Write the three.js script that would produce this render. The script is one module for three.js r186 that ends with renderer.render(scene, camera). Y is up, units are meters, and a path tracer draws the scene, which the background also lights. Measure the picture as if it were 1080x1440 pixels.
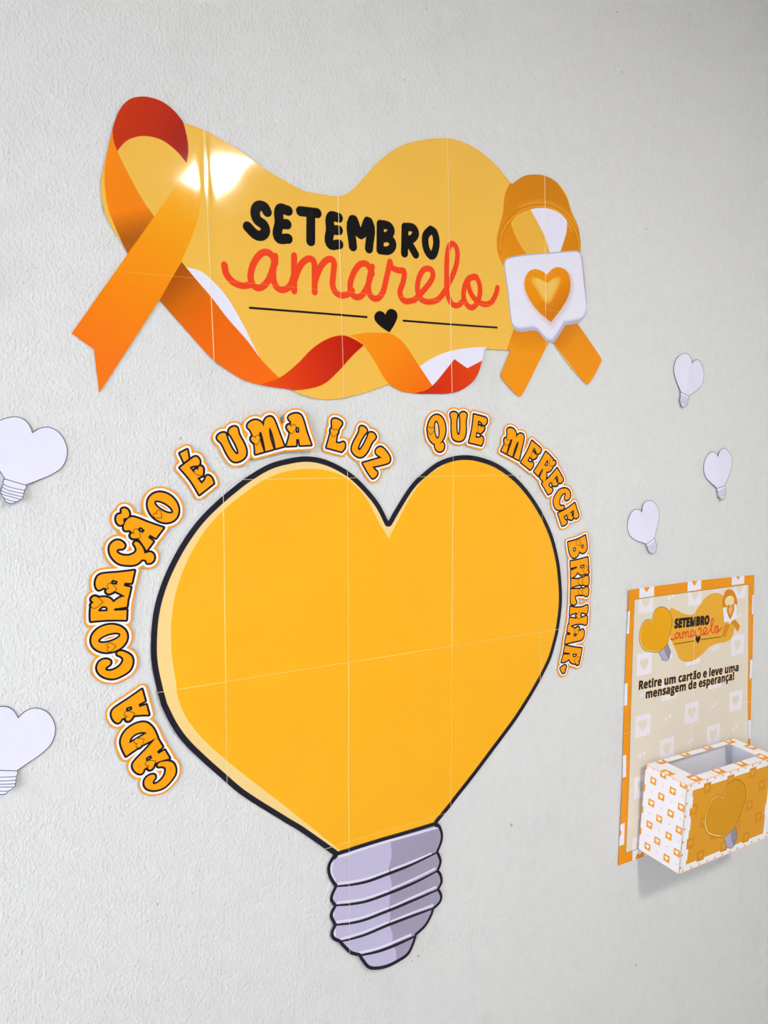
import * as THREE from 'three';
import { ImprovedNoise } from 'three/addons/math/ImprovedNoise.js';
import { RoundedBoxGeometry } from 'three/addons/geometries/RoundedBoxGeometry.js';
import { mergeGeometries } from 'three/addons/utils/BufferGeometryUtils.js';
import { RectAreaLightUniformsLib } from 'three/addons/lights/RectAreaLightUniformsLib.js';

// ---------------------------------------------------------------- camera, light, exposure
// World: the decorated wall is the plane z = 0 facing +z, the floor y = 0, metres.
const scene = new THREE.Scene();
const camera = new THREE.PerspectiveCamera(2 * Math.atan(720 / 1082) * 180 / Math.PI, 1080 / 1440, 0.05, 30);
camera.position.set(0, 1.6, 1.06);
camera.rotation.set(-4.12 * Math.PI / 180, -31.2 * Math.PI / 180, 0, 'YXZ');
scene.add(camera);
const renderer = new THREE.WebGLRenderer({ antialias: true });
renderer.toneMapping = THREE.LinearToneMapping;
renderer.toneMappingExposure = 1.73;
renderer.shadowMap.enabled = true;
RectAreaLightUniformsLib.init();
scene.background = new THREE.Color(0xecf2ff);   // overcast daylight; it enters through the window in the left wall only
scene.backgroundIntensity = 5.4;
const CEILING = 2.76;
// lit ceiling panels: x, z, width, depth, radiance, colour
const PANELS = [
  { at: [1.05, 2.0], size: [0.22, 0.42], light: 76, glow: 10, color: 0xfffbf5, label: 'oblong white ceiling light panel mirrored in the glossy banner' },
];

// ---------------------------------------------------------------- helpers
const D = {"bulb":{"origin":[0.642,0.7449],"heart":[[6.7,750.2,1],[-8.9,777.6],[-30.9,802.9],[-56.6,825.8],[-85.9,842.7],[-114.5,852.6],[-140.4,855.5],[-169.6,852.0],[-200.0,844.0],[-233.4,826.3],[-255.2,811.3],[-276.7,794.8],[-304.7,768.8],[-328.9,738.3],[-349.5,703.1],[-363.2,671.2],[-372.0,639.0],[-376.0,603.1],[-375.7,569.8],[-369.4,532.1],[-364.6,511.1],[-364.9,511.2],[-350.7,478.2],[-334.4,451.1],[-310.9,422.0],[-279.6,387.0],[-247.3,352.7],[-179.1,294.3],[-155.3,274.8],[-96.1,220.2,1]],"base":[[-106.1,207.3],[-106.8,191.8],[-100.6,176.9],[-94.4,167.1,1],[-100.8,155.8],[-102.2,145.8],[-96.0,134.6,1],[-102.4,124.7],[-102.4,116.7],[-96.2,102.8,1],[-102.0,92.8],[-99.7,81.4],[-88.3,71.6,1],[-78.2,58.0],[-66.6,44.5],[-51.8,35.8,1],[-45.8,25.0],[-35.3,10.3],[-21.6,3.4],[0.0,-0.1],[25.2,1.3],[44.4,5.9],[55.7,17.6],[63.8,33.3,1],[83.5,42.5],[96.8,58.3],[100.1,67.3,1],[114.5,75.7],[117.8,87.7],[111.7,101.1,1],[118.4,112.0],[115.9,127.2],[110.4,135.0,1],[116.4,150.0],[109.6,169.0,1],[117.9,183.9],[119.5,197.8],[114.3,213.4],[107.6,221.3,1]],"right":[[107.6,221.3,1],[139.6,247.0],[223.6,319.6],[274.9,364.1],[312.4,403.8],[343.8,442.4],[366.2,474.0],[378.5,504.2],[386.0,530.6],[392.3,577.0],[390.4,614.9],[381.7,664.4],[363.2,713.9],[332.9,761.1],[298.8,798.1],[265.9,823.5],[229.4,843.1],[189.8,854.6],[159.9,857.6],[130.7,854.6],[102.2,845.3],[78.3,830.7],[54.8,813.0],[29.9,783.3]],"inner":[[7.2,722.3,1],[-8.9,746.3],[-35.2,789.8],[-65.1,818.1],[-94.2,831.8],[-134.6,836.5],[-173.6,832.6],[-211.5,819.1],[-241.0,800.7],[-269.9,779.3],[-298.2,750.0],[-322.7,711.2],[-338.5,672.3],[-346.6,633.0],[-348.3,599.6],[-347.2,572.5],[-342.8,538.1],[-341.5,520.9],[-330.3,488.2],[-310.2,456.8],[-289.6,431.7],[-246.8,387.0],[-178.8,320.1],[-81.8,221.5,1],[131.4,197.5,1],[417.8,364.4,1],[406.1,857.8,1],[148.9,857.6,1],[117.6,841.6],[77.5,818.9],[50.2,790.0],[27.2,755.1]],"dark":[[10.8,216.6,1],[13.0,187.3],[6.8,164.3],[13.1,140.5],[9.3,114.0],[10.9,85.8],[10.0,69.4],[15.0,48.2],[14.1,34.6],[20.4,18.4],[15.7,-13.6,1],[70.6,-33.4,1],[127.3,48.5,1],[126.1,221.8,1],[10.8,222.1,1]],"ridges":[[[-94.4,166.9],[-42.5,157.8],[6.2,159.0],[50.4,161.5],[109.6,168.5]],[[-99.4,136.2],[-42.6,124.6],[6.2,124.6],[63.4,128.3],[111.4,135.3]],[[-99.6,103.9],[-48.6,94.0],[6.2,94.2],[63.5,97.2],[112.7,100.8]],[[-89.7,72.7],[-42.7,67.6],[6.2,69.2],[57.1,69.5],[101.7,69.6]],[[-53.3,36.6],[-12.4,31.2],[25.1,30.8],[65.4,32.8]]],"shine":[[[-86.2,214.0],[6.2,214.9],[69.6,213.6],[105.9,212.7]],[[-98.5,207.2],[-100.6,192.6],[-94.4,176.3]],[[-96.5,155.9],[-97.4,144.3]],[[-97.2,125.7],[-97.6,115.2]],[[-94.8,94.4],[-94.9,83.7]],[[12.4,164.1],[50.4,166.3],[92.8,169.4]],[[12.4,131.0],[63.4,135.4],[101.3,140.5]],[[12.5,99.1],[63.5,103.4],[103.2,106.5]],[[-86.4,170.0],[-42.5,162.9],[6.2,163.7]],[[-89.4,138.6],[-42.6,130.0],[6.2,129.8]],[[-91.0,107.2],[-48.6,99.4],[6.2,99.4]],[[-83.9,76.1],[-42.7,73.0],[6.2,74.0]],[[12.5,73.6],[57.1,74.9],[96.7,75.5]],[[-48.8,41.0],[-12.4,36.4],[50.7,37.7]]],"top":[[-96.1,220.7],[107.6,220.8]],"seamX":[-270.5,-68.0,135.0,339.5],"seamY":[234.2,528.9,821.9]},"banner":{"origin":[0.5599,1.6876],"rot":0.0305,"outline":[[-278.6,391.5],[-294.1,385.1],[-306.5,371.2],[-316.0,349.7],[-324.0,322.1],[-333.4,287.8],[-336.8,267.6],[-333.6,238.4],[-324.9,217.9],[-315.7,203.9],[-307.1,188.0,1],[-382.7,81.1,1],[-356.5,61.9,1],[-353.1,6.1,1],[-268.6,131.3,1],[-237.3,96.3],[-198.3,54.8],[-175.8,38.9],[-152.7,26.4],[-124.7,19.4],[-83.1,14.3],[-75.3,11.7],[-57.4,4.9],[-25.0,-0.2],[8.6,2.6],[43.3,10.2],[92.2,25.2,1],[110.3,15.4],[136.9,11.2],[169.7,10.7],[209.2,12.1],[238.4,19.4],[265.4,38.6],[279.8,67.2],[285.0,88.5,1],[311.9,88.2],[344.4,88.5,1],[321.2,46.0],[322.9,39.2],[360.0,8.7],[366.9,8.7],[402.7,59.6],[432.7,104.2,1],[441.5,107.0],[447.3,104.8,1],[485.6,67.4],[526.2,35.4],[535.5,33.4],[568.3,74.4],[568.3,83.0],[507.3,143.8,1],[522.6,154.5],[530.4,167.7],[528.0,214.7],[519.6,266.2],[514.6,271.8,1],[514.7,296.1],[507.3,323.7],[492.5,346.5],[480.3,372.9],[458.6,390.6],[430.1,398.3],[406.7,397.5],[379.0,390.6],[351.8,373.2,1],[338.7,383.5],[317.1,399.2],[283.3,416.3],[254.3,424.2],[226.0,426.5],[206.0,423.9],[169.8,415.4],[134.0,402.6],[107.0,387.2],[80.4,365.7],[54.0,338.2],[34.6,318.5],[18.2,307.8],[3.5,304.1],[-14.5,304.2],[-20.0,303.8],[-50.3,305.2],[-79.4,315.1],[-111.6,327.5],[-142.5,344.1],[-180.2,358.9],[-202.2,365.4],[-223.9,368.4,1],[-227.2,372.9],[-237.4,382.8],[-251.1,390.3],[-264.9,392.6]],"loopTop":[[-278.5,393.8,1],[-299.0,387.4],[-315.2,362.9],[-318.2,344.4],[-318.1,329.7],[-313.5,316.7,1],[-302.1,330.8],[-288.2,338.9],[-274.4,342.3],[-257.1,341.3],[-243.4,335.2],[-231.4,325.9],[-222.8,316.3,1],[-219.5,333.1],[-221.0,353.5],[-227.1,374.6],[-237.3,386.3],[-257.8,395.7]],"leg":[[-317.8,346.1,1],[-324.0,322.1],[-330.6,291.5],[-331.5,265.1],[-327.2,235.9],[-307.2,186.3,1],[-270.1,239.8,1],[-285.5,261.5],[-304.0,295.7],[-313.5,316.7],[-317.7,329.8]],"strip":[[-222.8,316.6,1],[-210.7,303.3],[-205.0,283.1],[-209.7,247.4],[-222.4,214.2],[-236.6,184.0,1],[-268.7,130.2,1],[-353.3,3.7,1],[-357.2,61.9,1],[-384.3,81.0,1],[-307.1,188.0],[-270.1,239.8],[-246.5,273.1],[-230.9,298.4]],"tail":[[-235.9,184.0,1],[-219.3,165.1],[-197.9,141.8],[-172.6,110.8],[-146.2,82.7],[-123.2,53.6],[-99.3,31.4,1],[-87.5,10.4,1],[-124.9,15.6],[-156.9,22.6],[-198.4,51.1],[-237.5,92.7],[-271.5,131.1,1]],"sliver":[[-230.4,177.5,1],[-211.4,174.7],[-196.8,165.3],[-174.9,143.5],[-153.1,108.3],[-134.7,72.0],[-124.1,51.6,1],[-146.4,79.0],[-176.4,112.4],[-205.2,148.4]],"red1":[[-127.7,21.4,1],[-99.0,30.7],[-69.2,51.8],[-40.8,77.3],[-12.2,93.1],[11.9,97.6],[31.2,92.2],[46.2,84.4,1],[25.4,67.4],[0.3,43.4],[-24.1,24.0],[-52.4,15.3],[-86.5,12.7],[-114.9,16.4]],"orange":[[19.1,97.5,1],[51.4,103.8],[86.9,105.2],[102.3,102.9],[123.0,88.5],[143.7,62.8],[164.9,36.4],[175.6,23.1,1],[147.8,12.3],[136.8,6.8,1],[115.5,11.0],[97.3,19.6],[82.1,34.6],[65.1,60.2],[46.2,84.4,1],[31.3,95.2]],"red2":[[138.0,10.8,1],[158.8,16.0],[175.6,24.4],[198.7,46.3],[220.9,68.9,1],[247.9,54.5,1],[285.9,71.2,1],[283.6,48.4],[265.2,29.2],[238.3,14.8],[209.2,8.9],[164.1,7.0]],"white":[[148.9,54.0,1],[176.8,69.3],[210.9,81.4],[251.6,89.0],[290.5,92.0,1],[290.1,67.5,1],[247.9,52.2,1],[220.8,65.3,1],[175.6,20.8,1]],"text":[[14.5,[[-107.8,267.0],[-111.8,273.1],[-121.1,273.0],[-126.1,264.7],[-123.6,254.2],[-113.7,247.7],[-111.5,239.4],[-117.8,232.5],[-127.1,233.0],[-138.4,242.4]]],[14.5,[[-74.6,272.9],[-87.7,273.1],[-89.4,253.8],[-92.0,233.1],[-76.2,232.9]]],[14.5,[[-88.6,252.7],[-77.2,253.3]]],[14.5,[[-54.6,274.7],[-27.4,275.4]]],[14.5,[[-37.9,274.0],[-39.5,233.4]]],[14.5,[[8.5,273.0],[-4.7,273.0],[-6.4,253.7],[-7.6,233.3],[8.0,233.7]]],[14.5,[[-5.4,253.8],[7.8,254.6]]],[14.5,[[32.0,233.4],[32.4,272.7],[46.4,252.9],[61.8,273.4],[60.5,233.1]]],[13.2,[[82.3,272.6],[80.6,233.1]]],[13.2,[[82.3,272.6],[97.1,271.8],[102.0,264.3],[94.0,255.8],[81.7,252.7],[97.5,252.8],[104.5,244.1],[97.0,234.4],[80.6,233.1]]],[13.2,[[128.2,273.8],[126.0,232.7]]],[13.2,[[128.2,273.8],[143.0,274.3],[148.1,266.2],[141.0,256.8],[127.6,253.5]]],[13.2,[[132.9,252.8],[147.2,233.1]]],[13.2,[[178.1,275.4],[168.0,265.5],[166.6,252.2],[171.2,239.5],[179.8,234.6],[186.7,245.5],[188.7,259.0],[185.2,271.8],[178.1,275.4]]]],"script":[[[-175.3,185.9],[-172.7,173.6],[-163.3,163.3],[-149.1,159.5],[-136.4,162.5]],[[-97.9,196.0],[-104.7,207.9],[-116.2,209.0],[-128.6,196.9],[-136.6,176.8],[-134.3,162.6],[-123.9,158.4],[-110.6,169.3],[-101.2,189.8],[-97.5,205.8]],[[-97.6,202.7],[-101.9,181.9],[-99.2,164.4],[-89.4,158.4],[-75.9,165.1],[-69.5,178.8]],[[-67.4,209.7],[-68.4,184.9],[-69.5,158.4]],[[-68.9,172.8],[-58.1,195.8],[-45.0,207.1],[-36.0,204.8],[-34.8,187.9],[-35.9,159.4]],[[-35.3,173.7],[-24.8,196.9],[-11.7,209.6],[-2.4,208.0],[-3.0,190.8],[-4.7,170.0],[3.5,159.1],[17.9,159.4],[28.8,166.5]],[[65.3,196.1],[56.3,208.7],[43.9,207.5],[31.1,191.7],[25.1,172.5],[30.0,159.5],[42.2,158.7],[54.6,172.7],[64.4,196.8]],[[65.7,206.2],[58.9,183.7],[59.3,164.6],[70.7,157.4],[82.6,166.4],[90.4,188.5],[98.5,217.0]],[[98.5,217.0],[101.3,208.7],[114.7,204.8],[124.1,204.4],[122.7,189.1],[115.8,169.0],[124.9,157.9],[143.7,161.0]],[[143.7,161.0],[165.9,181.7],[180.1,200.6],[177.6,211.4],[163.9,211.1],[153.8,198.3],[149.5,178.2],[156.1,163.2],[173.5,160.1],[193.1,167.3],[213.5,194.5],[229.0,225.2],[230.7,250.1],[220.6,258.0],[211.8,245.9],[208.2,209.8],[208.6,178.3],[217.2,160.9],[229.8,158.1],[241.5,166.3]],[[271.7,208.1],[255.2,204.8],[244.9,188.0],[244.5,168.3],[258.9,156.5],[273.9,169.5],[278.5,190.7],[270.5,208.0],[258.7,206.1],[252.7,197.8],[262.2,175.6],[282.8,164.6],[301.0,167.7],[312.2,181.7],[316.8,194.2]]],"rules":[[[-140.0,129.2],[-48.0,128.8],[53.1,128.1]],[[120.9,126.6],[211.9,126.1],[313.8,126.2]]],"heart":[91.0,106.7,29],"lring":[[402.3,398.3,1],[371.1,388.4],[349.9,372.5],[338.3,352.5],[332.9,320.8],[323.5,294.3],[318.3,274.0],[319.9,254.4],[330.8,235.6],[336.4,230.4,1],[516.3,265.5,1],[514.8,301.8],[504.6,321.7],[489.1,343.8],[478.8,366.2],[454.3,389.2],[428.1,398.4]],"lhole":[[347.8,308.0,1],[362.5,321.8],[385.8,333.3],[413.5,341.0],[441.6,342.4],[464.1,337.6],[480.6,327.8,1],[480.1,309.8],[472.0,288.0],[460.6,264.4,1],[386.7,254.0,1],[369.5,271.0],[356.3,289.6]],"lholeYellow":[[343.2,305.1,1],[343.7,336.4,1],[389.8,339.6,1],[409.2,316.1],[424.9,294.6],[441.6,258.0,1],[376.9,251.6,1]],"lband":[[323.7,257.6,1],[325.9,280.5],[335.6,300.0],[354.8,319.4],[378.1,333.8],[413.5,343.9],[445.7,344.6],[474.4,335.9],[495.3,320.6],[507.9,301.0],[511.2,274.1]],"ltailL":[[359.8,136.9,1],[321.0,50.8],[320.8,40.6],[338.8,24.9],[361.1,8.0],[367.8,9.0],[431.0,101.9,1],[427.3,137.8,1]],"ltailR":[[447.6,108.7,1],[489.4,70.6],[528.3,34.1],[534.9,32.7],[569.5,74.7],[567.7,82.5],[500.6,151.1,1],[447.9,138.9,1]],"bubble":[[342.3,245.3],[377.0,253.9],[436.8,263.5],[499.2,273.5],[511.2,272.6],[517.2,262.5],[524.7,217.3],[531.1,174.6],[528.8,160.6],[517.9,150.6],[475.0,142.0,1],[447.6,110.2],[438.5,107.4],[427.1,112.3],[405.0,127.6],[367.4,124.1],[353.9,127.8],[347.6,142.0],[341.4,190.7],[333.8,233.0],[335.4,240.3]],"heart3":[[430.7,225.9,1],[418.2,232.2],[402.3,233.6],[388.4,228.0],[379.2,214.0],[379.3,198.0],[389.7,179.8],[411.4,159.2],[440.5,143.0,1],[464.7,167.1],[483.8,192.7],[489.1,217.4],[482.0,235.0],[463.3,242.3],[444.7,238.1]],"heart3hi":[[430.1,211.9],[416.1,217.2],[400.1,218.8],[396.1,212.6],[405.9,200.2],[431.8,177.5],[452.5,199.4],[461.8,218.1],[457.7,223.8],[444.5,219.7]],"seamX":[-196.7,8.3,214.8,427.4],"seamY":[164.0]},"words":[{"text":"CADA","origin":[0.253,1.2026],"letters":[["C",21.9,-49.3,1.99],["A",6.0,-19.6,2.038],["D",-9.0,14.4,1.958],["A",-18.9,54.6,1.801]]},{"text":"CORAÇÃO","origin":[0.2339,1.4301],"letters":[["C",-16.2,-110.9,1.594],["O",-22.7,-72.6,1.575],["R",-22.3,-32.0,1.498],["A",-15.1,2.8,1.33],["Ç",1.8,41.1,1.084],["Ã",22.0,71.3,0.906],["O",52.5,100.3,0.797]]},{"text":"É","origin":[0.3352,1.574],"letters":[["É",0.0,0.0,0.633]]},{"text":"UMA","origin":[0.437,1.6294],"letters":[["U",-48.6,-13.6,0.482],["M",-0.8,2.8,0.258],["A",49.4,10.8,0.054]]},{"text":"LUZ","origin":[0.5954,1.6153],"letters":[["L",-37.6,17.5,-0.231],["U",5.5,6.1,-0.536],["Z",32.1,-23.6,-0.855]]},{"text":"QUE","origin":[0.7873,1.647],"letters":[["Q",-44.1,-2.1,-0.064],["U",1.4,3.6,0.004],["E",42.7,-1.4,-0.185]]},{"text":"MERECE","origin":[0.9887,1.5623],"letters":[["M",-77.9,61.3,-0.378],["E",-36.2,39.6,-0.555],["R",-2.2,19.0,-0.658],["E",17.3,-8.4,-0.905],["C",40.6,-40.1,-1.003],["E",58.5,-71.5,-1.151]]},{"text":"BRILHAR","origin":[1.0705,1.3094],"letters":[["B",3.1,117.7,-1.345],["R",8.3,78.6,-1.465],["I",9.9,51.1,-1.546],["L",9.7,23.3,-1.559],["H",7.8,-15.1,-1.614],["A",0.1,-51.9,-1.798],["R",-7.6,-90.2,-1.826],[".",-31.2,-113.4,-1.897]]}],"whites":[[1.3638,1.7021,-0.28,0.1292],[1.5059,1.5053,0.201,0.1297],[1.2878,1.4012,0.427,0.128],[0.0941,1.5426,-0.333,0.1241],[0.0747,1.1773,-0.236,0.1267]],"poster":{"origin":[1.205,0.7591],"corners":[[0.0,0.0],[10.9,573.0],[428.2,570.0],[437,-12]],"panel":[[22.7,20.6,1],[26.8,240.4,1],[29.0,551.9,1],[409.7,549.5,1],[426.1,174.1,1]],"bulbNotch":[86.5,501.1],"bulbTip":[138.1,411.4],"blob":[[141.3,521.0],[160.4,516.5],[191.8,503.7],[215.4,501.2],[234.6,515.3],[257.9,533.9],[286.2,541.2],[311.4,535.5],[333.3,518.7],[356.3,486.7],[363.1,456.1],[354.8,432.6],[333.8,425.7],[300.1,425.9],[275.5,421.1],[251.6,408.4],[223.9,399.0],[196.2,399.7],[176.4,408.2],[164.1,427.9],[147.8,453.0],[135.1,487.6]],"t1":[[156.3,478.0],[273.0,473.1],[268.0,492.2]],"script":[[[144.6,455.9],[155.4,453.3],[160.9,457.8]],[[172.1,465.4],[162.5,465.2],[159.7,459.2],[166.8,454.5],[174.1,463.9],[175.2,456.0],[181.5,454.0]],[[183.6,466.6],[184.2,452.3]],[[184.7,460.0],[191.5,465.6],[193.9,453.7]],[[194.4,460.1],[201.2,465.8],[203.7,453.8],[211.6,453.4]],[[223.0,464.5],[213.8,465.6],[211.4,458.1],[217.5,453.4],[224.2,463.0],[225.4,453.8],[232.7,452.9]],[[237.8,464.0],[238.4,467.9],[245.7,465.7],[244.6,454.0],[253.6,452.4]],[[253.6,453.0],[265.4,460.8],[261.9,466.5],[255.1,463.3],[255.6,454.0],[265.8,452.0],[279.6,463.1],[287.2,478.1],[284.0,483.8],[280.1,478.9],[281.1,457.6],[288.4,451.4]],[[301.4,465.9],[293.2,464.2],[292.4,456.3],[300.9,451.2],[306.0,457.3],[300.2,466.0],[298.4,460.9],[307.1,453.2],[317.2,460.8]]],"rules":[[[157.7,443.1],[222.8,442.1]],[[246.8,441.7],[317.0,439.4]]],"heart":[236.3,434.6],"ring":[[337.0,545.1],[325.7,542.1],[319.1,530.7],[315.6,517.7],[319.0,508.0],[368.2,505.7],[367.5,520.7],[358.0,536.5],[346.9,542.9]],"hole":[[325.5,522.1],[341.2,530.0],[356.5,523.1],[355.2,508.4],[331.7,508.1]],"rtL":[[328.3,466.8,1],[317.3,441.2,1],[331.1,436.0,1],[345.5,463.5,1]],"rtR":[[352.1,468.2,1],[375.9,443.1,1],[384.0,456.4,1],[365.6,473.4,1]],"bubble":[[319.2,504.0,1],[365.9,508.7,1],[371.1,476.9,1],[354.9,472.7,1],[343.7,465.1,1],[339.9,471.7,1],[325.1,471.2,1]],"heart3":[346.2,474.8],"line1":[[48.2,362.1],[385.2,352.3]],"line2":[[70.6,339.7],[369.5,334.3]],"lat":[65.3,283.2],"seamX":222.3,"seamY":277.1,"sideL":[506.4,357.9,208.4,64.1],"sideR":[501.5,350.4,207.1,68.4]},"box":{"origin":[1.2621,0.78,0.004],"size":[0.2949,0.1862,0.1013],"tilt":0.0654,"roll":-0.0091},"specks":[[0.928,1.564,1.8],[0.711,0.736,1.8],[0.698,0.731,1],[1.169,2.325,1.6],[1.312,2.309,1.4],[1.246,2.047,1.8],[0.297,0.927,1.3],[0.268,0.968,1.5],[0.918,0.918,2.6],[1.268,0.521,2],[0.134,1.833,1],[1.152,2.429,1.6],[1.264,2.459,1.6],[1.359,2.483,1.6],[1.377,2.465,1.4],[0.679,2.191,1.6],[0.72,2.311,1.4],[0.313,1.624,1.6]]};
const perlin = new ImprovedNoise();
const noise = (x, y, z = 0) => perlin.noise(x + 31.7, y + 17.3, z + 5.1);
const taken = {};
function numbered(name) { const n = taken[name] = (taken[name] ?? -1) + 1; return n ? name + '_' + String(n).padStart(3, '0') : name; }
function shadowed(m) { m.castShadow = m.receiveShadow = true; return m; }
function thing(name, label, category, [x, y, z], turn = 0, group) {
  const o = new THREE.Group(); o.name = numbered(name); o.position.set(x, y, z); o.rotation.z = turn;
  o.userData = { label, category }; if (group) o.userData.group = group;
  scene.add(o); return o;
}
function part(name, geometry, material, parent, label) {
  const m = shadowed(new THREE.Mesh(geometry, material)); m.name = name; if (label) m.userData.label = label; parent.add(m); return m;
}
function structure(name, geometry, material, [x, y, z] = [0, 0, 0]) {
  const m = shadowed(new THREE.Mesh(geometry, material)); m.name = name; m.position.set(x, y, z); m.userData.kind = 'structure'; scene.add(m); return m;
}
const std = (o) => new THREE.MeshPhysicalMaterial(o);

// a curve through points [x, y, corner?], closed or open, as a dense polyline
function curve(pts, closed = true, n = 6) {
  const out = [], N = pts.length, at = (i) => closed ? pts[(i + N) % N] : pts[Math.max(0, Math.min(N - 1, i))];
  for (let i = 0; i < (closed ? N : N - 1); i++) {
    const a = at(i - 1), b = at(i), c = at(i + 1), d = at(i + 2), len = Math.hypot(c[0] - b[0], c[1] - b[1]);
    const tan = (p, q, r) => { if (q[2]) return [0, 0]; const l = Math.hypot(r[0] - p[0], r[1] - p[1]) || 1; return [(r[0] - p[0]) / l * len, (r[1] - p[1]) / l * len]; };
    const s = tan(a, b, c), e = tan(b, c, d);
    for (let k = 0; k < n; k++) {
      const t = k / n, t2 = t * t, t3 = t2 * t, h = [2 * t3 - 3 * t2 + 1, t3 - 2 * t2 + t, -2 * t3 + 3 * t2, t3 - t2];
      out.push([0, 1].map((j) => h[0] * b[j] + h[1] * s[j] + h[2] * c[j] + h[3] * e[j]));
    }
  }
  if (!closed) out.push(pts[N - 1].slice(0, 2));
  return out;
}

// ---------------------------------------------------------------- printing: canvases measured in millimetres, y up
function print(x0, y0, x1, y1, ppmm, paper = '#f1f1fa') {
  const c = document.createElement('canvas'); c.width = Math.round((x1 - x0) * ppmm); c.height = Math.round((y1 - y0) * ppmm);
  const g = c.getContext('2d'); g.fillStyle = paper; g.fillRect(0, 0, c.width, c.height);
  g.setTransform(ppmm, 0, 0, -ppmm, -x0 * ppmm, y1 * ppmm); g.lineJoin = g.lineCap = 'round';
  return { c, g, x0, y0, x1, y1, uv: (x, y) => [(x - x0) / (x1 - x0), (y - y0) / (y1 - y0)] };
}
function texture(p) { const t = new THREE.CanvasTexture(p.c); t.colorSpace = THREE.SRGBColorSpace; t.magFilter = THREE.LinearFilter; t.anisotropy = 8; return t; }
function trace(g, poly, close = true) { g.beginPath(); poly.forEach((q, i) => i ? g.lineTo(q[0], q[1]) : g.moveTo(q[0], q[1])); if (close) g.closePath(); }
function fill(g, poly, style) { trace(g, poly); g.fillStyle = style; g.fill(); }
function bleed(g, poly, style) { fill(g, poly, style); line(g, poly, style, 5, true); }
function line(g, poly, style, w, close = false) { trace(g, poly, close); g.strokeStyle = style; g.lineWidth = w; g.stroke(); }
function ramp(g, a, b, stops) { const r = g.createLinearGradient(a[0], a[1], b[0], b[1]); for (const [t, c] of stops) r.addColorStop(t, c); return r; }
const HEART = curve([[0, 0, 1], [-0.3, 0.3], [-0.5, 0.62], [-0.46, 0.86], [-0.26, 0.98], [-0.08, 0.9], [0, 0.76, 1], [0.08, 0.9], [0.26, 0.98], [0.46, 0.86], [0.5, 0.62], [0.3, 0.3]]);
const place = (poly, x, y, s, turn = 0, sy = s) => poly.map(([u, v]) => [x + Math.cos(turn) * u * s - Math.sin(turn) * v * sy, y + Math.sin(turn) * u * s + Math.cos(turn) * v * sy]);
const heart = (x, y, s, turn = 0) => place(HEART.map(([u, v]) => [u, v - 0.5]), x, y, s, turn);   // centred

// ---------------------------------------------------------------- paper: a cut sheet with thickness that follows z = lift(x, y), all in millimetres
function halfPlane(poly, axis, limit, keepAbove) {
  const out = [];
  for (let i = 0; i < poly.length; i++) {
    const a = poly[i], b = poly[(i + 1) % poly.length], ia = keepAbove ? a[axis] >= limit : a[axis] <= limit, ib = keepAbove ? b[axis] >= limit : b[axis] <= limit;
    if (ia) out.push(a);
    if (ia !== ib) { const t = (limit - a[axis]) / (b[axis] - a[axis]); const p = [a[0] + t * (b[0] - a[0]), a[1] + t * (b[1] - a[1])]; p[axis] = limit; out.push(p); }
  }
  return out;
}
const slab = (poly, axis, lo, hi) => halfPlane(halfPlane(poly, axis, lo, true), axis, hi, false);
const area = (p) => { let s = 0; for (let i = 0; i < p.length; i++) { const a = p[i], b = p[(i + 1) % p.length]; s += a[0] * b[1] - a[1] * b[0]; } return s / 2; };
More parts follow.
